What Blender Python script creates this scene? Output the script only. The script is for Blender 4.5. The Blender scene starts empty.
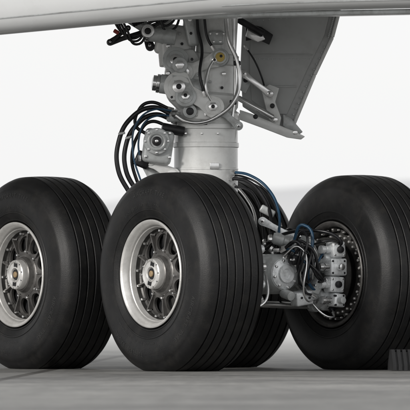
import bpy, bmesh, math, random
from mathutils import Vector, Matrix, Euler
random.seed(4)
scene=bpy.context.scene
scene.view_settings.view_transform='Standard'
try: scene.view_settings.look='None'
except: pass
scene.view_settings.exposure=0

# ---------------------------------------------------------------- materials
def mat(name,col,rough=0.5,metal=0.0,var=0.15,scale=6.0,bump=0.0,bscale=60,dirt=0.0,dirtcol=(0.05,0.045,0.04),coat=0.0):
    m=bpy.data.materials.new(name); m.use_nodes=True
    nt=m.node_tree; N=nt.nodes; L=nt.links
    b=N['Principled BSDF']
    b.inputs['Roughness'].default_value=rough
    b.inputs['Metallic'].default_value=metal
    if coat: 
        b.inputs['Coat Weight'].default_value=coat
        b.inputs['Coat Roughness'].default_value=0.12
    tc=N.new('ShaderNodeTexCoord')
    n=N.new('ShaderNodeTexNoise'); n.inputs['Scale'].default_value=scale; n.inputs['Detail'].default_value=8
    L.new(tc.outputs['Object'],n.inputs['Vector'])
    r=N.new('ShaderNodeValToRGB')
    r.color_ramp.elements[0].position=0.3; r.color_ramp.elements[1].position=0.7
    r.color_ramp.elements[0].color=(*[c*(1-var) for c in col],1)
    r.color_ramp.elements[1].color=(*[min(1,c*(1+var)) for c in col],1)
    L.new(n.outputs['Fac'],r.inputs['Fac'])
    out=r.outputs['Color']
    if dirt>0:
        n2=N.new('ShaderNodeTexNoise'); n2.inputs['Scale'].default_value=scale*2.3; n2.inputs['Detail'].default_value=10; n2.inputs['Roughness'].default_value=0.7
        L.new(tc.outputs['Object'],n2.inputs['Vector'])
        r2=N.new('ShaderNodeMapRange'); r2.inputs[1].default_value=0.48; r2.inputs[2].default_value=0.72; r2.inputs[3].default_value=0; r2.inputs[4].default_value=dirt
        L.new(n2.outputs['Fac'],r2.inputs[0])
        mx=N.new('ShaderNodeMix'); mx.data_type='RGBA'; mx.inputs[7].default_value=(*dirtcol,1)
        L.new(r2.outputs[0],mx.inputs[0]); L.new(out,mx.inputs[6]); out=mx.outputs[2]
    L.new(out,b.inputs['Base Color'])
    rr=N.new('ShaderNodeMapRange'); rr.inputs[3].default_value=max(0.02,rough-0.1); rr.inputs[4].default_value=min(1,rough+0.12)
    L.new(n.outputs['Fac'],rr.inputs[0]); L.new(rr.outputs[0],b.inputs['Roughness'])
    if bump>0:
        n3=N.new('ShaderNodeTexNoise'); n3.inputs['Scale'].default_value=bscale; n3.inputs['Detail'].default_value=5
        L.new(tc.outputs['Object'],n3.inputs['Vector'])
        bp=N.new('ShaderNodeBump'); bp.inputs['Strength'].default_value=bump; bp.inputs['Distance'].default_value=0.004
        L.new(n3.outputs['Fac'],bp.inputs['Height']); L.new(bp.outputs[0],b.inputs['Normal'])
    return m
M_rub=mat('tyre_rubber',(0.009,0.009,0.0095),0.46,0,0.4,5,0.22,140,0.6,(0.028,0.026,0.023))
M_rub.node_tree.nodes['Principled BSDF'].inputs['Specular IOR Level'].default_value=0.36
M_let=mat('tyre_lettering',(0.026,0.026,0.026),0.45)
M_alu=mat('wheel_aluminium',(0.76,0.75,0.73),0.33,0.5,0.10,9,0.1,80,0.35,(0.32,0.30,0.27))
M_rimd=mat('wheel_dark_metal',(0.08,0.078,0.075),0.38,0.6,0.35,14,0.15,80,0.5)
M_web=mat('wheel_web_metal',(0.15,0.145,0.14),0.36,0.6,0.3,14,0.15,80,0.6)
M_dark=mat('dark_metal',(0.025,0.025,0.027),0.4,0.5,0.4,12)
M_cav=mat('brake_carbon',(0.008,0.008,0.009),0.6)
M_steel=mat('steel',(0.75,0.75,0.75),0.20,0.95,0.12,20)
M_white=mat('gear_white_paint',(0.80,0.81,0.80),0.28,0,0.05,4,0.05,40,0.40,(0.42,0.40,0.37),coat=0.5)
M_grey=mat('gear_grey_paint',(0.50,0.52,0.52),0.32,0.1,0.15,6,0.05,40,0.6,(0.16,0.15,0.14),coat=0.3)
M_act=mat('actuator_casting',(0.80,0.82,0.83),0.34,0.3,0.10,14,0.1,60,0.6,(0.16,0.16,0.16))
M_hose=mat('hose_black',(0.010,0.010,0.012),0.30,0,0.3,20)
M_blue=mat('hose_blue',(0.012,0.055,0.11),0.35,0,0.2,20)
M_yel=mat('yellow_cap',(0.55,0.40,0.10),0.5)
M_brass=mat('ochre_cap',(0.34,0.24,0.13),0.5)
M_red=mat('red_tag',(0.30,0.04,0.03),0.5)
M_door=mat('door_grey',(0.46,0.47,0.47),0.40,0,0.07,3,0.03,30,0.4,(0.28,0.27,0.26))

# ---------------------------------------------------------------- helpers
def empty(name,loc=(0,0,0),M=None):
    e=bpy.data.objects.new(name,None); scene.collection.objects.link(e)
    e.empty_display_size=0.2
    if M is not None: e.matrix_world=M
    else: e.location=loc
    return e
def finish(name,bm,m,parent=None,smooth=True,M=None,angle=35):
    me=bpy.data.meshes.new(name)
    bmesh.ops.recalc_face_normals(bm,faces=bm.faces[:])
    bm.to_mesh(me); bm.free()
    if m: me.materials.append(m)
    if smooth:
        for p in me.polygons: p.use_smooth=True
        try: me.set_sharp_from_angle(angle=math.radians(angle))
        except: pass
    ob=bpy.data.objects.new(name,me); scene.collection.objects.link(ob)
    if parent: ob.parent=parent
    if M is not None: ob.matrix_local=M
    return ob
def lathe_bm(profile,segs=48,closed=False):
    bm=bmesh.new(); rings=[]
    for a,r in profile:
        if r<1e-6: rings.append([bm.verts.new((a,0,0))])
        else: rings.append([bm.verts.new((a,r*math.cos(2*math.pi*i/segs),r*math.sin(2*math.pi*i/segs))) for i in range(segs)])
    n=len(rings)
    for k in range(n if closed else n-1):
        A=rings[k];B=rings[(k+1)%n]
        for i in range(segs):
            j=(i+1)%segs
            if len(A)==1 and len(B)==1: continue
            if len(A)==1: bm.faces.new((A[0],B[i],B[j]))
            elif len(B)==1: bm.faces.new((A[i],B[0],A[j]))
            else: bm.faces.new((A[i],B[i],B[j],A[j]))
    return bm
def axis_matrix(p1,p2):
    p1=Vector(p1);p2=Vector(p2); d=(p2-p1).normalized()
    q=d.to_track_quat('X','Z')
    return Matrix.Translation(p1)@q.to_matrix().to_4x4()
def cyl(name,p1,p2,r,m,parent,r2=None,segs=32,bev=0.006):
    r2=r if r2 is None else r2
    L=(Vector(p2)-Vector(p1)).length; b=min(bev,L*0.3,r*0.4,r2*0.4)
    bm=lathe_bm([(0,0),(0,r-b),(b*0.3,r-b*0.3),(b,r),(L-b,r2),(L-b*0.3,r2-b*0.3),(L,r2-b),(L,0)],segs)
    return finish(name,bm,m,parent,True,axis_matrix(p1,p2))
def turned(name,p1,p2,prof,m,parent,segs=48):
    L=(Vector(p2)-Vector(p1)).length
    pr=[(0,0)]+[(t*L,r) for t,r in prof]+[(prof[-1][0]*L,0)]
    pr[0]=(prof[0][0]*L,0)
    return finish(name,lathe_bm(pr,segs),m,parent,True,axis_matrix(p1,p2),30)
def box(name,c,s,m,parent,rot=(0,0,0),bev=0.01,taper=None):
    bm=bmesh.new(); bmesh.ops.create_cube(bm,size=1)
    for v in bm.verts:
        v.co=Vector((v.co.x*s[0],v.co.y*s[1],v.co.z*s[2]))
        if taper and v.co.z>0: v.co.x*=taper; v.co.y*=taper
    bmesh.ops.bevel(bm,geom=bm.edges[:],offset=min(bev,min(s)*0.4),segments=3,affect='EDGES',profile=0.5)
    return finish(name,bm,m,parent,True,Matrix.Translation(c)@Euler(rot).to_matrix().to_4x4())
def plate(name,pts,th,m,parent,M=None,bev=0.006,holes=None):
    bm=bmesh.new()
    f=bm.faces.new([bm.verts.new((p[0],-th/2,p[1])) for p in pts])
    r=bmesh.ops.extrude_face_region(bm,geom=[f])
    for v in r['geom']:
        if isinstance(v,bmesh.types.BMVert): v.co.y+=th
    bmesh.ops.recalc_face_normals(bm,faces=bm.faces[:])
    bmesh.ops.bevel(bm,geom=bm.edges[:],offset=bev,segments=2,affect='EDGES',profile=0.5)
    return finish(name,bm,m,parent,True,M,30)
def tube(name,pts,r,m,parent,fit=True):
    cu=bpy.data.curves.new(name,'CURVE'); cu.dimensions='3D'; cu.bevel_depth=r; cu.bevel_resolution=4; cu.resolution_u=14
    s=cu.splines.new('BEZIER'); s.bezier_points.add(len(pts)-1)
    for p,q in zip(s.bezier_points,pts):
        p.co=q; p.handle_left_type='AUTO'; p.handle_right_type='AUTO'
    cu.use_fill_caps=True; cu.materials.append(m)
    ob=bpy.data.objects.new(name,cu); scene.collection.objects.link(ob)
    if parent: ob.parent=parent
    if fit and m in (M_hose,M_blue):
        for (a,b,k) in ((pts[0],pts[1],0),(pts[-1],pts[-2],1)):
            a=Vector(a);d=(Vector(b)-a).normalized()
            cyl(name+'_fitting_%d'%k,a-d*0.012,a+d*0.028,r*1.5,M_steel,parent,segs=6,bev=0.002)
    return ob
def link(name,p1,p2,w1,w2,th,m,parent,hole=True,n=14):
    p1=Vector(p1);p2=Vector(p2);d=p2-p1;L=d.length
    pts=[]
    for i in range(n+1):
        a=math.pi/2+math.pi*i/n; pts.append((w1*math.cos(a),w1*math.sin(a)))
    pts.append((L*0.3,-min(w1,w2)*0.7)); pts.append((L*0.7,-min(w1,w2)*0.7))
    for i in range(n+1):
        a=-math.pi/2+math.pi*i/n; pts.append((L+w2*math.cos(a),w2*math.sin(a)))
    pts.append((L*0.7,min(w1,w2)*0.7)); pts.append((L*0.3,min(w1,w2)*0.7))
    x=d.normalized(); y=Vector((0,1,0)); z=x.cross(y).normalized(); y=z.cross(x)
    R=Matrix((x,y,z)).transposed().to_4x4(); M=Matrix.Translation(p1)@R
    o=plate(name,pts,th,m,parent,M,0.004)
    for k,(p,w) in enumerate(((p1,w1),(p2,w2))):
        yy=y*(th/2+0.012)
        cyl(name+'_boss_%d'%k,p-yy*0.9,p+yy*0.9,w*0.72,m,parent,segs=28,bev=0.004)
        cyl(name+'_pin_%d'%k,p-yy*1.15,p+yy*1.15,w*0.42,M_steel,parent,segs=6 if k else 24,bev=0.004)
        cyl(name+'_pinhole_%d'%k,p-yy*1.18,p+yy*1.18,w*0.18,M_dark,parent,segs=16,bev=0.002)
    return o

# ---------------------------------------------------------------- wheel
WR=0.635; HZ=0.607
def tyre_profile():
    half=[]
    def crown(a): return WR-0.26*a*a*1.0-max(0,abs(a)-0.15)*0.12
    gro=[0.030,0.088,0.146]; w=0.0055; d=0.010
    half.append((0.0,crown(0)))
    for g in gro:
        half+= [(g-w-0.002,crown(g-w-0.002)),(g-w,crown(g)-0.002),(g-w+0.001,crown(g)-d),(g+w-0.001,crown(g)-d),(g+w,crown(g)-0.002),(g+w+0.002,crown(g+w+0.002))]
    half+=[(0.170,0.622),(0.190,0.612),(0.207,0.598),(0.222,0.578),(0.231,0.560),(0.2335,0.558),(0.2395,0.538),(0.246,0.51),(0.2495,0.48),(0.2500,0.455),(0.2485,0.43),
           (0.245,0.408),(0.2475,0.405),(0.2465,0.398),(0.2425,0.396),(0.236,0.375),(0.229,0.36),(0.231,0.357),(0.229,0.350),(0.222,0.346),(0.210,0.338),(0.19,0.325),(0.15,0.315)]
    return half
half=tyre_profile()
prof=[(-a,r) for a,r in reversed(half)]+half[1:]
def sidewall_a(r):
    for (a0,r0),(a1,r1) in zip(half[18:],half[19:]):
        if min(r0,r1)<=r<=max(r0,r1) and abs(r0-r1)>1e-5: return a0+(a1-a0)*(r-r0)/(r1-r0)
    return 0.25
def squash(co):
    z=co.z
    t=max(0,min(1,(-z-0.30)/0.30))
    t=t*t*(3-2*t)
    co.x*=1+0.075*t
    if z<-HZ+0.004: co.z=-HZ+0.002+ (z+HZ)*0.02
def make_tyre_mesh():
    bm=lathe_bm(prof,200)
    for v in bm.verts: squash(v.co)
    me=bpy.data.meshes.new('tyre')
    bmesh.ops.recalc_face_normals(bm,faces=bm.faces[:]); bm.to_mesh(me); bm.free()
    me.materials.append(M_rub)
    for p in me.polygons: p.use_smooth=True
    me.set_sharp_from_angle(angle=math.radians(40))
    return me
tyre_me=make_tyre_mesh()
def text_mesh(txt,size,rad,ang):
    cu=bpy.data.curves.new('t','FONT'); cu.body=txt; cu.size=size; cu.align_x='CENTER'; cu.space_character=1.15
    o=bpy.data.objects.new('t',cu); scene.collection.objects.link(o)
    bpy.context.view_layer.update()
    dg=bpy.context.evaluated_depsgraph_get()
    me=bpy.data.meshes.new_from_object(o.evaluated_get(dg))
    bpy.data.objects.remove(o)
    bm=bmesh.new(); bm.from_mesh(me)
    bmesh.ops.triangulate(bm,faces=bm.faces[:])
    es=[e for e in bm.edges if e.calc_length()>0.012]
    bmesh.ops.subdivide_edges(bm,edges=es,cuts=2)
    for v in bm.verts:
        x,y=v.co.x,v.co.y
        r=rad+y; th=ang + x/rad
        a=sidewall_a(r)+0.0016
        v.co=Vector((-a,r*math.cos(th),r*math.sin(th)))
        squash(v.co)
    return bm
bmL=bmesh.new()
for (txt,size,rad,ang) in (("AIRCRAFT  TYRE",0.040,0.497,math.radians(90)),("50x20.0R22   34 PR   235 MPH",0.026,0.425,math.radians(80)),
        ("TUBELESS   RADIAL",0.036,0.497,math.radians(-65)),("AIRCRAFT  TYRE",0.040,0.497,math.radians(215)),("MAX LOAD  57100 LBS   SKID DEPTH 0.48 IN",0.020,0.43,math.radians(-70)),("R1  R2  R3",0.022,0.43,math.radians(180))):
    b=text_mesh(txt,size,rad,ang)
    t=bpy.data.meshes.new('x'); b.to_mesh(t); b.free(); bmL.from_mesh(t)
bmesh.ops.recalc_face_normals(bmL,faces=bmL.faces[:])
let_me=bpy.data.meshes.new('lettering'); bmL.to_mesh(let_me); bmL.free(); let_me.materials.append(M_let)

def web_bm(r0,r1,x0,x1,nh=10,N=24,th=0.018,hw=0.62,hh=0.60):
    bm=bmesh.new()
    dth=2*math.pi/nh; rc=(r0+r1)/2; hr=(r1-r0)/2
    for s in range(nh):
        inner=[];outer=[]
        for k in range(N):
            ph=2*math.pi*(k+0.5)/N; c,sn=math.cos(ph),math.sin(ph)
            hx,hy=hw*c,hh*sn
            m_=max(abs(c),abs(sn)); bx,by=c/m_,sn/m_
            for (qx,qy,lst) in ((hx,hy,inner),(bx,by,outer)):
                th_=dth*(s+0.5+0.5*qx); r=rc+hr*qy
                x=x0+(x1-x0)*(r-r0)/(r1-r0)
                lst.append(bm.verts.new((x,r*math.cos(th_),r*math.sin(th_))))
        for k in range(N):
            j=(k+1)%N; bm.faces.new((inner[k],outer[k],outer[j],inner[j]))
    bmesh.ops.remove_doubles(bm,verts=bm.verts[:],dist=0.0005)
    bmesh.ops.recalc_face_normals(bm,faces=bm.faces[:])
    r=bmesh.ops.extrude_face_region(bm,geom=bm.faces[:])
    for v in r['geom']:
        if isinstance(v,bmesh.types.BMVert): v.co.x+=th
    return bm
cache={}
def inst(key,builder,m,parent,name=None,angle=35):
    if key not in cache:
        o=finish(key,builder(),m,parent,True,None,angle); cache[key]=o.data
    else:
        o=bpy.data.objects.new(key,cache[key]); scene.collection.objects.link(o); o.parent=parent
    o.name=name or key
    return o
def bolts_bm(n,rad,x,rb,h,off=0,hexa=6):
    bm=bmesh.new()
    for i in range(n):
        a=2*math.pi*(i+off)/n
        c=Vector((0,rad*math.cos(a),rad*math.sin(a)))
        lo=[bm.verts.new((x,c.y+rb*math.cos(t*2*math.pi/hexa),c.z+rb*math.sin(t*2*math.pi/hexa))) for t in range(hexa)]
        hi=[bm.verts.new((x-h,v.co.y,v.co.z)) for v in lo]
        hi2=[bm.verts.new((x-h*1.25,c.y+(v.co.y-c.y)*0.75,c.z+(v.co.z-c.z)*0.75)) for v in lo]
        for k in range(hexa):
            j=(k+1)%hexa; bm.faces.new((lo[k],lo[j],hi[j],hi[k])); bm.faces.new((hi[k],hi[j],hi2[j],hi2[k]))
        bm.faces.new(hi2)
    return bm
def boxes_bm(lst):
    bm=bmesh.new()
    for x0,x1,ra,rb,w,a in lst:
        M=Matrix.Rotation(a,4,'X')
        vs=[bm.verts.new(M@Vector((x,y,z))) for x in (x0,x1) for y in (ra,rb) for z in (-w,w)]
        for f in ((0,1,3,2),(4,6,7,5),(0,4,5,1),(2,3,7,6),(0,2,6,4),(1,5,7,3)): bm.faces.new([vs[i] for i in f])
    return bm
def build_wheel(name,M,spin):
    e=empty(name,M=M)
    t=bpy.data.objects.new('tyre',tyre_me); scene.collection.objects.link(t); t.parent=e
    l=bpy.data.objects.new('sidewall_lettering',let_me); scene.collection.objects.link(l); l.parent=e
    h=empty('hub'); h.parent=e; h.matrix_local=Matrix.Rotation(spin,4,'X')
    inst('rim_outer',lambda:lathe_bm([(-0.205,0.318),(-0.217,0.330),(-0.226,0.3385),(-0.233,0.338),(-0.2365,0.331),(-0.234,0.322),(-0.225,0.314),(-0.212,0.306),(-0.200,0.300),(-0.186,0.2975),(-0.182,0.292),(-0.165,0.288),(-0.15,0.285)],128),M_alu,h)
    inst('rim_bowl',lambda:lathe_bm([(-0.151,0.2855),(-0.135,0.282),(-0.125,0.279),(-0.118,0.268)],128),M_rimd,h)
    inst('rim_web',lambda:web_bm(0.135,0.270,-0.150,-0.116,nh=9,hw=0.78,hh=0.76),M_web,h)
    inst('rim_hub_cone',lambda:lathe_bm([(-0.130,0.137),(-0.152,0.136),(-0.158,0.128),(-0.160,0.118),(-0.175,0.112),(-0.190,0.108),(-0.194,0.102),(-0.190,0.096),(-0.17,0.094)],72),M_web,h)
    inst('hub_cap',lambda:lathe_bm([(-0.15,0.098),(-0.215,0.096),(-0.228,0.093),(-0.234,0.086),(-0.232,0.079),(-0.228,0.076),(-0.227,0.052),(-0.231,0.050),(-0.232,0.044),(-0.228,0.040),(-0.222,0.038),(-0.222,0.0)],72),M_alu,h,angle=25)
    inst('hub_cap_slots',lambda:boxes_bm([(-0.2300,-0.220,0.040,0.074,0.019,k*math.pi) for k in range(2)]),M_dark,h)
    inst('hub_cap_recess',lambda:lathe_bm([(-0.2235,0.036),(-0.2235,0.0)],32),M_dark,h)
    inst('hub_cap_centre',lambda:lathe_bm([(-0.22,0.020),(-0.230,0.019),(-0.233,0.015),(-0.233,0)],32),M_brass,h)
    inst('hub_cap_bolts',lambda:bolts_bm(10,0.086,-0.2325,0.005,0.006),M_steel,h,angle=20)
    inst('hub_cap_band',lambda:lathe_bm([(-0.170,0.1005),(-0.172,0.104),(-0.184,0.104),(-0.186,0.1005),(-0.186,0.097)],72),M_steel,h,angle=20)
    inst('tie_bolts',lambda:bolts_bm(18,0.272,-0.122,0.010,0.022),M_steel,h,angle=20)
    inst('web_bolts',lambda:bolts_bm(9,0.150,-0.146,0.008,0.014),M_steel,h,angle=20)
    inst('web_ribs',lambda:boxes_bm([(-0.154,-0.120,0.133,0.268,0.005,2*math.pi*k/9) for k in range(9)]),M_web,h)
    inst('brake_stack',lambda:lathe_bm([(-0.09,0.0),(-0.09,0.262),(0.13,0.262),(0.13,0.255),(0.15,0.255),(0.15,0.12),(0.18,0.12),(0.18,0)],64),M_cav,h)
    inst('stator_tabs',lambda:boxes_bm([(-0.105,-0.088,0.16,0.25,0.022,2*math.pi*(k+0.4)/11) for k in range(11)]),M_rimd,h)
    inst('rim_inner',lambda:lathe_bm([(0.205,0.318),(0.217,0.330),(0.226,0.3385),(0.233,0.338),(0.2365,0.331),(0.234,0.322),(0.225,0.312),(0.205,0.303),(0.16,0.296),(0.10,0.291),(-0.13,0.288)],128),M_web,h)
    inst('rotor_drive_keys',lambda:boxes_bm([(0.10,0.205,0.272,0.292,0.012,2*math.pi*k/18) for k in range(18)]),M_web,h)
    inst('rotor_edge',lambda:lathe_bm([(0.13,0.268),(0.175,0.266),(0.18,0.258),(0.18,0.20),(0.16,0.19)],96),M_rimd,h)
    inst('rotor_studs',lambda:bolts_bm(30,0.245,-0.178,0.009,0.012),M_alu,h,angle=20).matrix_local=Matrix.Rotation(math.pi,4,'Z')
    inst('rotor_studs_inner',lambda:bolts_bm(30,0.285,-0.196,0.006,0.012),M_alu,h,angle=20).matrix_local=Matrix.Rotation(math.pi,4,'Z')
    inst('inflation_valve',lambda:bolts_bm(1,0.225,-0.135,0.007,0.05,0.3,10),M_steel,h)
    return e

ca=0.82; sa=math.sqrt(1-ca*ca)
O=Vector((-0.023,1.03,0))
G=Matrix.Translation(O)@Matrix(((ca,-sa,0,0),(sa,ca,0,0),(0,0,1,0),(0,0,0,1)))
TX=0.695; TY=0.775
for i,(sx,sy,sp) in enumerate(((-1,-1,0.25),(-1,1,0.12),(1,-1,1.1),(1,1,0.3))):
    Mw=G@Matrix.Translation((sx*TX,sy*TY,HZ))
    if sx>0: Mw=Mw@Matrix.Rotation(math.pi,4,'Z')
    build_wheel('aircraft_wheel',Mw,sp+math.pi/2)

# ---------------------------------------------------------------- landing gear: truck
gear=empty('aircraft_landing_gear',M=G)
GI=G.inverted()
turned('truck_beam',(0,-0.92,HZ),(0,0.92,HZ),[(0,0.06),(0.005,0.10),(0.03,0.125),(0.14,0.128),(0.2,0.115),(0.4,0.14),(0.5,0.17),(0.6,0.14),(0.8,0.115),(0.86,0.128),(0.97,0.125),(1,0.10)],M_grey,gear)
turned('beam_end_cap',(0,-0.90,HZ),(0,-0.945,HZ),[(0,0.10),(0.4,0.095),(0.6,0.08),(0.7,0.06),(1.0,0.055),(1.0,0.035),(0.8,0.03)],M_act,gear,40)
for q in range(8):
    a=q*math.pi/4+0.2; cyl('beam_end_bolt_%d'%q,(0.085*math.cos(a),-0.90,HZ+0.085*math.sin(a)),(0.085*math.cos(a),-0.935,HZ+0.085*math.sin(a)),0.009,M_steel,gear,segs=6,bev=0.002)
cyl('towing_lug',(0,-0.9,HZ-0.12),(0,-0.99,HZ-0.14),0.03,M_grey,gear)
def unit_vec(an): return Vector((0,math.cos(an),math.sin(an)))
for k,sy in enumerate((-1,1)):
    y=sy*TY
    cyl('axle_%d'%k,(-0.78,y,HZ),(0.78,y,HZ),0.065,M_grey,gear)
    turned('axle_sleeve_%d'%k,(-0.42,y,HZ),(0.42,y,HZ),[(0,0.085),(0.05,0.09),(0.08,0.075),(0.3,0.08),(0.36,0.105),(0.64,0.105),(0.7,0.08),(0.92,0.075),(0.95,0.09),(1,0.085)],M_grey,gear)
    for j,sx in enumerate((-1,1)):
        b='brake_%d%d_'%(k,j)
        x0=sx*(TX-0.225); x1=sx*(TX-0.30)
        turned(b+'carrier',(x0+sx*0.04,y,HZ),(x1,y,HZ),[(0,0.17),(0.3,0.19),(0.5,0.235),(0.8,0.235),(0.9,0.19),(1.0,0.10)],M_rimd,gear)
        for q in range(16):
            an=2*math.pi*(q+0.5)/16; p=Vector((x1+sx*0.016,y,HZ))+unit_vec(an)*0.213
            cyl(b+'rim_bolt_%d'%q,p,p-Vector((sx*0.018,0,0)),0.010,M_steel if q%3 else M_dark,gear,segs=6,bev=0.002)
        for a in range(4):
            an=math.radians(45+90*a+ (8 if sx>0 else -8))
            d=unit_vec(an); t=Vector((0,-d.z,d.y))
            cc=Vector((sx*(TX-0.345),y,HZ))+d*0.165
            rot=(an-math.pi/2,0,0)
            X=Vector((sx,0,0))
            box(b+'actuator_%d'%a,cc,(0.085,0.135,0.165),M_act,gear,rot=rot,bev=0.02)
            box(b+'actuator_step_%d'%a,cc-X*0.055+d*0.02,(0.05,0.10,0.10),M_act,gear,rot=rot,bev=0.012)
            turned(b+'actuator_motor_%d'%a,cc-X*0.07-d*0.015,cc-X*0.165-d*0.015,[(0,0.05),(0.15,0.05),(0.2,0.044),(0.3,0.044),(0.35,0.050),(0.45,0.050),(0.5,0.044),(0.9,0.042),(1,0.034)],M_grey,gear,32)
            cyl(b+'actuator_cap_%d'%a,cc-X*0.165-d*0.015,cc-X*0.178-d*0.015,0.022,M_dark,gear)
            cyl(b+'actuator_connector_%d'%a,cc+d*0.08,cc+d*0.125,0.019,M_dark,gear,bev=0.003)
            cyl(b+'actuator_connector_ring_%d'%a,cc+d*0.09,cc+d*0.10,0.024,M_steel,gear,bev=0.003)
            box(b+'label_%d'%a,cc-X*0.0815+d*0.04,(0.004,0.05,0.03),M_dark if a%2 else M_steel,gear,rot=rot,bev=0.001)
            for q,(du,dv) in enumerate(((-0.052,-0.068),(0.052,-0.068),(-0.052,0.068),(0.052,0.068),(-0.055,0.0),(0.055,0))):
                p=cc+t*du+d*dv-X*0.042
                cyl(b+'bolt_%d_%d'%(a,q),p,p-X*0.012,0.010,M_steel if q%2 else M_dark,gear,segs=6,bev=0.002)
        cyl(b+'rod_tube',(sx*0.30,y,HZ-0.20),(sx*0.17,0,HZ-0.18),0.022,M_steel,gear)
        cyl(b+'rod_end',(sx*0.33,y-0.03,HZ-0.20),(sx*0.33,y+0.03,HZ-0.20),0.04,M_grey,gear)
        box(b+'rod_lug',(sx*0.36,y,HZ-0.19),(0.09,0.035,0.07),M_act,gear)
        rnd=random.Random(10*k+j)
        for q in range(6):
            an=math.radians(45+90*(q%4)+(8 if sx>0 else -8)); d=unit_vec(an)
            end=Vector((sx*(TX-0.345),y,HZ))+d*0.29
            st=Vector((sx*0.10,y-sy*rnd.uniform(0.12,0.35),HZ+0.12+rnd.uniform(-0.02,0.04)))
            mid=(st+end)/2+Vector((-sx*rnd.uniform(0,0.08),-rnd.uniform(0.02,0.12),rnd.uniform(-0.02,0.12)))
            m2=end+d*0.05-Vector((sx*rnd.uniform(0.0,0.06),0,0))
            tube(b+'hose_%d'%q,[st,mid,m2,end],rnd.choice((0.007,0.009,0.011)),(M_hose,M_hose,M_steel,M_hose,M_hose,M_hose)[q],gear)
        if sy<0:
            mx_=sx*0.345; my=y-0.215
            for q,(dz,hh,ww,m) in enumerate(((0.155,0.10,0.10,M_act),(0.045,0.11,0.125,M_act),(-0.065,0.10,0.11,M_act),(-0.165,0.085,0.085,M_act))):
                box(b+'manifold_%d'%q,(mx_+sx*0.006*(q%2),my+0.01*(q%3),HZ+dz),(ww,0.085,hh),m,gear,rot=(0,0.05*(q-1),0),bev=0.013)
                for (ux,uz) in ((-0.36,-0.34),(0.36,-0.34),(-0.36,0.34),(0.36,0.34)):
                    p=Vector((mx_+ux*ww,my-0.045+0.01*(q%3),HZ+dz+uz*hh)); cyl(b+'manifold_screw',p,p+Vector((0,0.02,0)),0.0075,M_dark if q%2 else M_steel,gear,segs=6,bev=0.001)
                p=Vector((mx_,my-0.05+0.01*(q%3),HZ+dz)); cyl(b+'manifold_plug_%d'%q,p+Vector((0,0.02,0)),p-Vector((0,0.014+0.02*(q%2),0)),0.022,(M_dark,M_steel,M_dark,M_grey)[q],gear,segs=24)
                p=Vector((mx_-sx*ww*0.5,my,HZ+dz)); 
                turned(b+'manifold_port_%d'%q,p,p-Vector((sx*0.07,0,0)),[(0,0.024),(0.4,0.024),(0.45,0.018),(0.6,0.018),(0.65,0.026),(1,0.026)],M_steel if q%2 else M_act,gear,20)
            box(b+'manifold_bridge',(mx_+sx*0.02,my+0.06,HZ),(0.06,0.08,0.30),M_grey,gear,bev=0.012)

for k,(x,y,z,sx,sy,sz,m) in enumerate([(0.17,-0.91,HZ+0.06,0.10,0.08,0.13,M_act),(0.13,-0.92,HZ-0.15,0.13,0.08,0.09,M_act),(0.04,-0.97,HZ+0.09,0.07,0.06,0.06,M_dark),(0.24,-0.83,HZ+0.20,0.07,0.09,0.07,M_grey),(0.22,-0.95,HZ-0.07,0.06,0.07,0.10,M_grey),(0.10,-0.93,HZ+0.17,0.09,0.06,0.05,M_act)]):
    box('junction_box_%d'%k,(x,y,z),(sx,sy,sz),m,gear,rot=(0.1*k,0.15*(k-2),0),bev=0.012)
    for q in range(3): cyl('junction_bolt_%d_%d'%(k,q),(x-0.03+0.03*q,y-sy/2-0.008,z+0.03*(q%2)),(x-0.03+0.03*q,y,z+0.03*(q%2)),0.008,M_steel if m is not M_act else M_dark,gear,segs=6,bev=0.001)
rnd=random.Random(21)
for k in range(14):
    st=Vector((rnd.uniform(-0.05,0.12),-0.86-rnd.uniform(0,0.08),HZ+rnd.uniform(0.06,0.2)))
    en=Vector((rnd.uniform(0.18,0.30),-0.90-rnd.uniform(0,0.1),HZ+rnd.uniform(-0.2,0.16)))
    m1=st+Vector((rnd.uniform(0.0,0.08),-rnd.uniform(0.04,0.12),rnd.uniform(-0.02,0.12)))
    m2=(st+en)/2+Vector((rnd.uniform(-0.08,0.08),-rnd.uniform(0.06,0.14),rnd.uniform(-0.16,0.0)))
    tube('front_hose_%d'%k,[st,m1,m2,en],rnd.choice((0.006,0.008,0.010)),(M_hose,M_hose,M_steel,M_hose,M_blue)[k%5],gear)

# ---------------------------------------------------------------- strut (world coordinates, metres)
S=156.0
def bp(px,py,y=1.03):
    """side elevation drawing units -> metres; y = depth"""
    return Vector(((px-205)/S, y, 0.45+(299-py)/S))
def poly(l): return [((x-205)/S,0.45+(299-y_)/S) for x,y_ in l]
strut=empty('strut'); strut.parent=gear; strut.matrix_parent_inverse=GI
P=strut
turned('shock_piston',(0.005,1.03,HZ-0.05),bp(206,122),[(0,0.16),(0.1,0.205),(0.70,0.205),(0.703,0.208),(0.712,0.208),(0.715,0.205),(0.84,0.205),(0.845,0.212),(0.87,0.212),(0.875,0.205),(0.955,0.205),(0.96,0.222),(0.985,0.222),(1.0,0.205)],M_white,P,72)
turned('piston_collar',bp(206,124),bp(208,96),[(0,0.19),(0.15,0.215),(0.45,0.215),(0.55,0.19),(0.7,0.165),(1.0,0.15)],M_white,P,64)
turned('outer_cylinder',bp(212,110),bp(222,-40),[(0,0.15),(0.03,0.165),(0.10,0.165),(0.12,0.138),(0.30,0.132),(0.31,0.150),(0.37,0.150),(0.38,0.130),(0.62,0.128),(0.63,0.14),(0.67,0.14),(0.68,0.125),(1,0.125)],M_white,P,64)
box('id_plate',(0.06,0.826,1.30),(0.06,0.006,0.04),M_steel,P,rot=(0,0,0.25),bev=0.002)
for k in range(3):
    cyl('piston_bolt_%d'%k,bp(186+16*k,134,0.86),bp(186+16*k,134,0.82),0.008,M_steel,P,segs=6,bev=0.002)
yF=0.86
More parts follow.
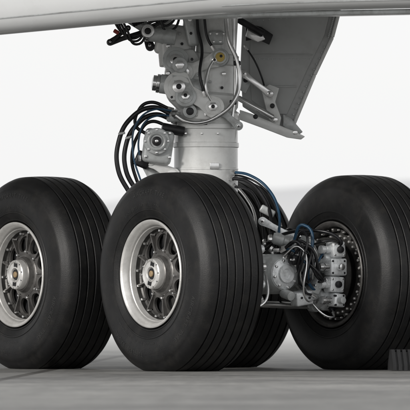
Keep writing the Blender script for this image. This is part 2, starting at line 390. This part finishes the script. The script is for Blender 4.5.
link('casting_main',bp(180,88,yF),bp(214,108,yF-0.02),0.10,0.07,0.14,M_white,P)
link('casting_upper',bp(176,62,yF),bp(186,98,yF-0.04),0.085,0.07,0.10,M_grey,P)
link('casting_web',bp(186,72,yF+0.03),bp(216,60,yF),0.075,0.05,0.10,M_white,P)
plate('casting_body',poly([(170,52),(194,48),(204,66),(206,84),(222,98),(226,114),(200,120),(180,112),(166,98),(164,72)]),0.16,M_white,P,Matrix.Translation((0,0.97,0)),0.03)
cyl('trunnion_pin',bp(160,84,yF),bp(202,90,yF),0.062,M_grey,P)
turned('trunnion_nut',bp(152,83,yF),bp(163,84.5,yF),[(0,0.03),(0.1,0.05),(0.4,0.05),(0.45,0.06),(0.7,0.06),(0.75,0.05),(1,0.05)],M_steel,P,24)
cyl('cross_pin',bp(190,112,0.80),bp(190,112,1.0),0.045,M_grey,P)
cyl('cross_pin_hole',bp(190,112,0.795),bp(190,112,0.81),0.025,M_dark,P)
cyl('cross_pin_c',bp(180,66,0.76),bp(180,66,0.9),0.05,M_grey,P)
cyl('cross_pin_c_nut',bp(180,66,0.745),bp(180,66,0.77),0.03,M_steel,P,segs=6)
for k,(a,b,w,m) in enumerate([((168,66),(160,-20),0.055,M_white),((186,60),(196,-20),0.05,M_white),((200,60),(206,-15),0.035,M_grey)]):
    cyl('side_brace_%d'%k,bp(a[0],a[1],0.95+0.05*k),bp(b[0],b[1],1.0+0.08*k),w,m,P)
box('brace_head',bp(174,40,0.98),(0.24,0.12,0.20),M_white,P,rot=(0,0.15,0),bev=0.03)
box('brace_bracket',bp(190,28,0.90),(0.07,0.10,0.24),M_grey,P,rot=(0,-0.2,0),bev=0.02)
cyl('brace_bush',bp(150,34,0.86),bp(176,38,0.86),0.05,M_grey,P)
cyl('brace_bush_ring',bp(147,33,0.86),bp(151,34,0.86),0.058,M_steel,P)
for k,(x,y_,yy) in enumerate([(168,74,0.79),(192,60,0.80),(198,76,0.80),(206,92,0.78),(172,98,0.79),(196,100,0.78),(168,46,0.90),(182,44,0.90),(180,34,0.90),(190,20,0.84),(191,34,0.84),(204,70,0.86),(224,74,0.88),(222,88,0.88),(210,82,0.88)]):
    cyl('casting_bolt_%d'%k,bp(x,y_,yy),bp(x,y_,yy+0.05),0.010 if k%3 else 0.014,(M_steel,M_dark,M_grey)[k%3],P,segs=6,bev=0.002)
cyl('lock_actuator',bp(124,14,0.95),bp(166,40,0.92),0.038,M_grey,P)
cyl('lock_actuator_rod',bp(104,2,0.97),bp(126,15,0.95),0.018,M_steel,P)
link('lock_link_a',bp(110,42,0.98),bp(150,30,0.95),0.022,0.022,0.03,M_dark,P)
link('lock_link_b',bp(110,42,0.94),bp(128,28,0.95),0.018,0.018,0.03,M_dark,P)
link('lock_link_c',bp(136,8,1.0),bp(150,46,0.95),0.03,0.03,0.04,M_dark,P)
turned('lock_spring',bp(132,24,0.85),bp(158,12,0.85),[(i/24,0.030 if i%2 else 0.024) for i in range(25)],M_dark,P,24)
box('proximity_sensor',bp(146,14,0.84),(0.08,0.05,0.09),M_grey,P,rot=(0,0.3,0))
turned('sensor_ring',bp(148,32,0.84),bp(148,32,0.78),[(0,0.045),(0.7,0.045),(0.8,0.040),(0.9,0.040),(0.92,0.028),(0.8,0.026)],M_steel,P,32)
cyl('sensor_ring_core',bp(148,32,0.80),bp(148,32,0.782),0.022,M_dark,P)
for k in range(4):
    tube('upper_left_hose_%d'%k,[bp(100+4*k,-6,0.9),bp(112+5*k,18+4*k,0.86-0.02*k),bp(128+3*k,36+3*k,0.84),bp(150+2*k,30-4*k,0.82),bp(168,14+6*k,0.84),bp(172+4*k,-6,0.9)],0.008,M_hose,P)
cyl('red_clip',bp(114,31,0.83),bp(119,34,0.83),0.013,M_red,P)
turned('gauge_body',bp(220,58,0.95),bp(220,58,0.79),[(0,0.06),(0.5,0.06),(0.55,0.05),(0.8,0.05),(0.85,0.056),(0.97,0.056),(1.0,0.046),(0.96,0.042)],M_grey,P,32)
cyl('gauge_cap',bp(220,58,0.787),bp(220,58,0.80),0.030,M_yel,P)
cyl('gauge_cap_dot',bp(221,57,0.784),bp(221,57,0.80),0.010,M_dark,P)
box('servicing_panel',bp(216,38,0.90),(0.10,0.08,0.09),M_grey,P,bev=0.015)
for k in range(5):
    cyl('panel_bolt_%d'%k,bp(210+3.5*k,34+(k%2)*8,0.855),bp(210+3.5*k,34+(k%2)*8,0.87),0.009,M_steel,P,segs=6,bev=0.002)
tube('hydraulic_pipe_a',[bp(226,-8,0.82),bp(226,20,0.82),bp(229,42,0.80),bp(237,62,0.80),bp(239,84,0.80),bp(233,103,0.78),bp(219,116,0.77),bp(203,123,0.78),bp(186,122,0.79),bp(176,116,0.8)],0.014,M_steel,P)
tube('hydraulic_pipe_b',[bp(232,-8,0.86),bp(233,20,0.86),bp(234,50,0.86),bp(235,90,0.88),bp(232,120,0.86)],0.009,M_steel,P)
tube('hydraulic_pipe_c',[bp(197,-8,0.86),bp(198,30,0.84),bp(202,50,0.82),bp(200,76,0.78),bp(205,96,0.78)],0.010,M_hose,P)
tube('hydraulic_pipe_d',[bp(214,60,0.80),bp(208,72,0.78),bp(206,90,0.76),bp(212,104,0.78)],0.008,M_steel,P)
tube('hydraulic_pipe_e',[bp(204,-8,0.84),bp(205,24,0.82),bp(208,40,0.82),bp(214,50,0.82)],0.009,M_hose,P)
for k,(x,y_) in enumerate(((226,10),(237,64),(233,103),(204,123))):
    box('pipe_clamp_%d'%k,bp(x,y_,0.82),(0.045,0.06,0.03),M_dark,P,bev=0.006)
for k in range(9):
    a=math.radians(200+140*k/8)
    p=Vector((0.006+0.213*math.cos(a),1.03+0.213*math.sin(a),bp(0,117).z))
    cyl('collar_bolt_%d'%k,p,p+Vector((0,0,0.03)),0.012,M_steel,P,segs=6,bev=0.002)
link('torque_lug',bp(222,112,0.83),bp(238,126,0.85),0.03,0.03,0.05,M_grey,P)
box('torque_link_block',bp(158,147,0.88),(0.19,0.16,0.22),M_grey,P,rot=(0,0.15,0),bev=0.03)
turned('cover_disc',bp(157,142,0.82),bp(157,142,0.745),[(0,0.086),(0.6,0.086),(0.68,0.080),(0.7,0.062),(0.95,0.06),(1.0,0.052),(0.97,0.045),(0.85,0.04)],M_grey,P,40)
cyl('cover_disc_hub',bp(157,142,0.735),bp(157,142,0.77),0.030,M_dark,P)
cyl('cover_disc_tip',bp(157,142,0.728),bp(157,142,0.77),0.012,M_steel,P)
for k in range(8):
    a=k*math.pi/4; q=bp(157,142,0.762); q=q+Vector((0.073*math.cos(a),0,0.073*math.sin(a)))
    cyl('cover_bolt_%d'%k,q,q+Vector((0,0.02,0)),0.008,M_steel,P,segs=6,bev=0.001)
link('torque_link_upper',bp(150,160,0.90),bp(172,175,0.92),0.05,0.05,0.08,M_white,P)
link('torque_link_lower',bp(146,158,0.96),bp(186,250,1.0),0.05,0.06,0.08,M_grey,P)
cyl('swivel',bp(162,128,0.84),bp(184,132,0.86),0.032,M_dark,P)
cyl('swivel_b',bp(168,118,0.82),bp(180,119,0.86),0.028,M_grey,P)
box('valve_block',bp(143,160,0.9),(0.10,0.10,0.10),M_dark,P,rot=(0,0.4,0),bev=0.015)
for k,(x,y_) in enumerate(((146,157),(170,158),(170,134),(148,132))):
    cyl('block_bolt_%d'%k,bp(x,y_,0.79),bp(x,y_,0.83),0.010,M_steel,P,segs=6,bev=0.002)
loops=[[(174,116),(152,108),(130,120),(119,142),(118,168),(128,190),(146,212)],
       [(176,122),(154,115),(136,126),(126,146),(126,170),(136,190),(152,212)],
       [(172,110),(148,103),(138,112),(136,126),(146,134),(154,140)],
       [(168,126),(150,122),(140,132),(132,156),(136,178),(150,205)]]
for k,l in enumerate(loops):
    tube('hose_loop_%d'%k,[bp(x,y_,0.82+0.03*k) for i,(x,y_) in enumerate(l)],(0.015,0.015,0.011,0.011)[k],M_hose,P)
bl=[[(176,112),(152,111),(137,124),(133,150),(140,178),(150,200)],[(178,118),(160,116),(146,122),(139,140),(140,160)]]
for k,l in enumerate(bl):
    tube('blue_hose_%d'%k,[bp(x,y_,0.78+0.03*k) for i,(x,y_) in enumerate(l)],0.006,M_blue,P)
for k,(x,y_) in enumerate(((122,134),(129,138),(150,110))):
    box('hose_clamp_%d'%k,bp(x,y_,0.80+0.02*k),(0.045,0.05,0.016),M_grey,P,rot=(0,random.uniform(-.4,.4),0),bev=0.005)
rb=[[(232,172),(250,176),(268,190),(278,212),(278,238)],[(230,178),(248,182),(262,196),(270,216),(270,240)],[(232,186),(248,190),(258,204),(262,224),(264,244)],[(232,182),(246,198),(254,214),(256,236),(260,250)],[(230,175),(244,177),(262,187),(274,204),(280,226)]]
for k,l in enumerate(rb):
    tube('right_hose_%d'%k,[bp(x,y_,0.86+0.03*k-0.08*i) for i,(x,y_) in enumerate(l)],(0.009,0.012,0.008,0.009,0.007)[k],(M_blue,M_hose,M_hose,M_steel,M_hose)[k],P)
box('right_bracket',bp(267,212,0.70),(0.10,0.07,0.05),M_grey,P,rot=(0,0.5,0))
link('right_rod',bp(262,222,0.58),bp(292,238,0.58),0.028,0.03,0.03,M_act,P)
turned('right_unit',bp(272,238,0.55),bp(298,246,0.55),[(0,0.03),(0.1,0.04),(0.4,0.04),(0.45,0.032),(0.6,0.032),(0.65,0.042),(1,0.042)],M_grey,P,32)

# ---------------------------------------------------------------- landing gear door
door=empty('landing_gear_door',(0,0,0))
YD=1.45
plate('door_panel',poly([(243,14),(343,4),(336,32),(318,70),(296,122),(288,129),(268,120),(243,104),(241,60)]),0.05,M_door,door,Matrix.Translation((0,YD,0)),0.008)
plate('door_inner_skin',poly([(252,16),(332,8),(326,32),(308,68),(288,112),(272,112),(252,98),(250,60)]),0.02,M_door,door,Matrix.Translation((0,YD-0.03,0)),0.006)
def bd(px,py,y): return bp(px,py,y)
for k,(a,b,r) in enumerate([((341,8),(334,34),0.012),((334,34),(316,72),0.012),((316,72),(295,122),0.012)]):
    cyl('edge_rail_%d'%k,bd(*a,YD-0.03),bd(*b,YD-0.03),r,M_white,door)
for k,(a,b) in enumerate([((254,52),(314,52)),((254,84),(298,84))]):
    q=(bd(*a,YD-0.045)+bd(*b,YD-0.045))/2; L=(bd(*a,0)-bd(*b,0)).length
    box('rib_%d'%k,q,(L,0.012,0.010),M_door,door,bev=0.003)
def bracket(nm,pl,y,th,m): 
    plate(nm,poly(pl),th,m,door,Matrix.Translation((0,y,0)),0.005)
bracket('hinge_top',[(246,20),(262,24),(274,32),(270,42),(258,36),(246,38)],YD-0.10,0.05,M_dark)
bracket('hinge_top_lug',[(248,26),(262,30),(266,37),(258,40),(246,34)],YD-0.16,0.03,M_steel)
bracket('hinge_mid',[(238,66),(247,68),(251,82),(246,92),(238,86)],YD-0.12,0.05,M_grey)
bracket('hinge_lower',[(262,88),(270,82),(280,86),(276,100),(282,116),(280,126),(270,118),(266,104)],YD-0.10,0.05,M_white)
bracket('latch_arm',[(240,108),(252,112),(276,122),(296,130),(306,135),(302,138),(288,136),(262,126),(240,118)],YD-0.14,0.05,M_white)
bracket('latch_arm_b',[(284,112),(292,116),(304,130),(298,134),(284,124)],YD-0.05,0.06,M_grey)
link('door_rod',bd(244,72,YD-0.2),bd(270,92,YD-0.2),0.025,0.025,0.03,M_steel,door)
cyl('door_rod_b',bd(238,96,YD-0.2),bd(274,116,YD-0.2),0.018,M_steel,door)
cyl('door_rod_c',bd(230,12,YD-0.2),bd(264,32,YD-0.2),0.022,M_dark,door)
for k,(x,y_) in enumerate(((268,90),(273,104),(276,118),(250,30),(262,36),(246,78),(296,131),(256,115))):
    cyl('door_bolt_%d'%k,bd(x,y_,YD-0.17),bd(x,y_,YD-0.1),0.016,M_dark if k%2 else M_steel,door,segs=12,bev=0.003)
tube('door_cable',[bd(246,44,YD-0.1),bd(256,60,YD-0.12),bd(262,74,YD-0.1),bd(266,88,YD-0.12)],0.006,M_hose,door)
for r_ in range(14):
    t=r_/13
    for (x0,y0,x1,y1) in ((336,12,330,34),(326,44,292,118),(252,18,330,10),(256,56,312,56)):
        p=bd(x0+(x1-x0)*t,y0+(y1-y0)*t,YD-0.046); cyl('rivet',p,p+Vector((0,0.02,0)),0.0055,M_grey,door,segs=8,bev=0.001)

# ---------------------------------------------------------------- wing / belly underside
def zlow(x):
    t=(x+1.28)/1.45
    if t<0.85: return 2.075+0.135*t
    u=x-(-1.28+0.85*1.45)
    return 2.075+0.135*0.85+0.02*u+0.073*0.35*(1-math.exp(-u/0.35))
def wing():
    bm=bmesh.new(); secs=[]
    sec=[(7,1.3),(4,0.75),(1.5,0.30),(0,0.10),(-0.30,0.03),(-0.45,0.008),(-0.55,0.0),(-0.60,0.006),(-0.64,0.022),(-0.67,0.045),(-0.69,0.075),(-0.705,0.11),(-0.715,0.16),(-0.72,0.24),(-0.72,0.38),(-0.70,0.55),(-0.6,0.85),(-0.3,1.15),(1,1.5),(4,1.6),(7,1.5)]
    xs=[-9+0.25*i for i in range(73)]
    for x in xs:
        z0=zlow(x); secs.append([bm.verts.new((x,y,z0+dz)) for y,dz in sec])
    n=len(sec)
    for a,b in zip(secs,secs[1:]):
        for i in range(n):
            j=(i+1)%n; bm.faces.new((a[i],b[i],b[j],a[j]))
    bm.faces.new(secs[0]); bm.faces.new(secs[-1])
    return bm
M_wing=mat('aircraft_skin',(0.70,0.71,0.71),0.25,0,0.03,1.2,0.02,8,0.25,(0.5,0.49,0.48),coat=0.5)
w=empty('airplane_wing')
finish('wing_skin',wing(),M_wing,w,True,None,60)
def strip(x0,x1,yy,dz,h,m,nm):
    bm=bmesh.new(); n=24; pr=None
    for i in range(n+1):
        x=x0+(x1-x0)*i/n
        a=[bm.verts.new((x,yy-0.004,zlow(x)+dz)),bm.verts.new((x,yy-0.004-h*0.3,zlow(x)+dz+h))]
        if pr: bm.faces.new((pr[0],a[0],a[1],pr[1]))
        pr=a
    finish(nm,bm,m,w)
strip(-3,0.05,-0.699,0.092,0.006,M_grey,'panel_seam')
strip(0.1,3,-0.67,0.045,0.006,M_grey,'panel_seam_b')
box('bay_edge_seal',(0.62,-0.42,2.212),(1.9,0.2,0.03),M_grey,w,rot=(0,-0.02,0))

# ---------------------------------------------------------------- wheel chock
def chock():
    bm=bmesh.new(); L=0.42
    pts=[(-0.10,0),(-0.10,0.03),(-0.03,0.13),(0.03,0.13),(0.10,0.03),(0.10,0)]
    xs=[]; n=12
    for i in range(n):
        x0=-L/2+L*i/n
        xs+=[(x0,1.0),(x0+L/n*0.62,1.0),(x0+L/n*0.66,0.88),(x0+L/n*0.96,0.88)]
    secs=[[bm.verts.new((x,p[0]*s,p[1]*s)) for p in pts] for x,s in xs]
    for a,b in zip(secs,secs[1:]):
        for i in range(6):
            j=(i+1)%6; bm.faces.new((a[i],b[i],b[j],a[j]))
    bm.faces.new(secs[0]); bm.faces.new(secs[-1])
    return bm
ck=empty('wheel_chock',M=Matrix.Translation((1.37,0.14,0.004))@Matrix.Rotation(math.radians(8),4,'Z'))
M_ck=mat('chock_rubber',(0.014,0.014,0.015),0.5,0,0.3,12)
finish('chock_body',chock(),M_ck,ck,False)
tube('chock_rope',[(0.2,0,0.1),(0.3,-0.02,0.06),(0.36,-0.06,0.012),(0.5,-0.1,0.012)],0.009,M_hose,ck,False)

# ---------------------------------------------------------------- apron
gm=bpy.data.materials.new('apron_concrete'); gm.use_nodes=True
nt=gm.node_tree;N=nt.nodes;Lk=nt.links;b=N['Principled BSDF']; b.inputs['Roughness'].default_value=0.6
geo=N.new('ShaderNodeNewGeometry')
n1=N.new('ShaderNodeTexNoise'); n1.inputs['Scale'].default_value=0.6; n1.inputs['Detail'].default_value=12; n1.inputs['Roughness'].default_value=0.75
Lk.new(geo.outputs['Position'],n1.inputs['Vector'])
r1=N.new('ShaderNodeValToRGB'); r1.color_ramp.elements[0].position=0.38; r1.color_ramp.elements[1].position=0.62
r1.color_ramp.elements[0].color=(0.13,0.129,0.125,1); r1.color_ramp.elements[1].color=(0.30,0.295,0.28,1)
Lk.new(n1.outputs['Fac'],r1.inputs['Fac'])
n2=N.new('ShaderNodeTexNoise'); n2.inputs['Scale'].default_value=9; n2.inputs['Detail'].default_value=10; n2.inputs['Roughness'].default_value=0.75
Lk.new(geo.outputs['Position'],n2.inputs['Vector'])
m2=N.new('ShaderNodeMix'); m2.data_type='RGBA'; m2.blend_type='MULTIPLY'
Lk.new(r1.outputs[0],m2.inputs[6])
r2=N.new('ShaderNodeMapRange'); r2.inputs[1].default_value=0.35;r2.inputs[2].default_value=0.65;r2.inputs[3].default_value=0.5;r2.inputs[4].default_value=1.3
Lk.new(n2.outputs['Fac'],r2.inputs[0]); Lk.new(r2.outputs[0],m2.inputs[7]); m2.inputs[0].default_value=1
br=N.new('ShaderNodeTexBrick'); br.inputs['Scale'].default_value=1; br.inputs['Brick Width'].default_value=7.5; br.inputs['Row Height'].default_value=6.0; br.inputs['Mortar Size'].default_value=0.04; br.offset=0
br.inputs['Color1'].default_value=(1,1,1,1); br.inputs['Color2'].default_value=(0.80,0.80,0.80,1); br.inputs['Mortar'].default_value=(0.35,0.34,0.33,1)
mp=N.new('ShaderNodeMapping'); mp.inputs['Rotation'].default_value=(0,0,math.radians(2)); mp.inputs['Location'].default_value=(1.0,3.2,0)
Lk.new(geo.outputs['Position'],mp.inputs['Vector']); Lk.new(mp.outputs[0],br.inputs['Vector'])
m3=N.new('ShaderNodeMix'); m3.data_type='RGBA'; m3.blend_type='MULTIPLY'; m3.inputs[0].default_value=1
Lk.new(m2.outputs[2],m3.inputs[6]); Lk.new(br.outputs['Color'],m3.inputs[7])
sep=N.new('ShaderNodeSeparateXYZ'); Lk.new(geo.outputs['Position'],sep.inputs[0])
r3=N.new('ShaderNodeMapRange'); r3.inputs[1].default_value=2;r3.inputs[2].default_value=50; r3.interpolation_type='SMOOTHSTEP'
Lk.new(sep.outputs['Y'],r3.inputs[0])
m4=N.new('ShaderNodeMix'); m4.data_type='RGBA'; m4.inputs[7].default_value=(0.66,0.66,0.65,1)  # far apron fades pale: distance haze painted into the base colour
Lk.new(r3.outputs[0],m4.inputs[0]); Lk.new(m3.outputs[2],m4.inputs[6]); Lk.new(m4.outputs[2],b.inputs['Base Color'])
bmp=N.new('ShaderNodeBump'); bmp.inputs['Strength'].default_value=0.3; bmp.inputs['Distance'].default_value=0.01
Lk.new(n2.outputs['Fac'],bmp.inputs['Height']); Lk.new(bmp.outputs[0],b.inputs['Normal'])
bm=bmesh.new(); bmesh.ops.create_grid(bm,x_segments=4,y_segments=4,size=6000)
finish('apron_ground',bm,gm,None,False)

hm=mat('hazy_hills',(0.55,0.555,0.565),0.9,0,0.03,0.01)  # atmospheric haze is put into the pale grey hill colour
bm=bmesh.new(); prev=None
for i in range(161):
    x=-1600+20*i
    h=26+4*math.sin(x*0.011+1)+2.4*math.sin(x*0.037)+1.2*math.sin(x*0.09+2)+random.uniform(-0.6,0.6)
    row=[bm.verts.new((x,1500,-1)),bm.verts.new((x,1530,h*0.6)),bm.verts.new((x,1580,h)),bm.verts.new((x,1700,h*1.02)),bm.verts.new((x,2000,-1))]
    if prev:
        for k in range(4): bm.faces.new((prev[k],row[k],row[k+1],prev[k+1]))
    prev=row
finish('hills',bm,hm)

# ---------------------------------------------------------------- light: bright hazy daylight
el=math.radians(19); az=math.radians(222)
world=bpy.data.worlds.new('World'); scene.world=world; world.use_nodes=True
nt=world.node_tree; N=nt.nodes; Lk=nt.links; bg=N['Background']
sky=N.new('ShaderNodeTexSky'); sky.sky_type='NISHITA'; sky.sun_disc=False; sky.sun_elevation=el; sky.sun_rotation=az
sky.air_density=1.0; sky.dust_density=1.0; sky.ozone_density=1.0
hs=N.new('ShaderNodeHueSaturation'); hs.inputs['Saturation'].default_value=0.10
Lk.new(sky.outputs[0],hs.inputs['Color'])
mx=N.new('ShaderNodeMix'); mx.data_type='RGBA'; mx.inputs[0].default_value=0.82
mx.inputs[7].default_value=(10.2,10.2,10.2,1)      # white cloud veil
Lk.new(hs.outputs[0],mx.inputs[6]); Lk.new(mx.outputs[2],bg.inputs['Color']); bg.inputs['Strength'].default_value=0.1
sl=bpy.data.lights.new('sun','SUN'); sl.energy=2.0; sl.angle=math.radians(10); sl.color=(1,0.965,0.92)
so=bpy.data.objects.new('sun',sl); scene.collection.objects.link(so)
d=Vector((math.sin(az)*math.cos(el),math.cos(az)*math.cos(el),math.sin(el)))
so.rotation_euler=(-d).to_track_quat('-Z','Y').to_euler()

# ---------------------------------------------------------------- camera
cam=bpy.data.cameras.new('camera'); co=bpy.data.objects.new('camera',cam); scene.collection.objects.link(co)
co.location=(0,-37,0.45)
co.rotation_euler=(math.radians(90)+math.atan(94/5920),0,0)
cam.sensor_width=36; cam.lens=36*5920/410; cam.clip_end=12000; cam.clip_start=0.5
cam.dof.use_dof=True; cam.dof.focus_distance=37.2; cam.dof.aperture_fstop=8
scene.camera=co
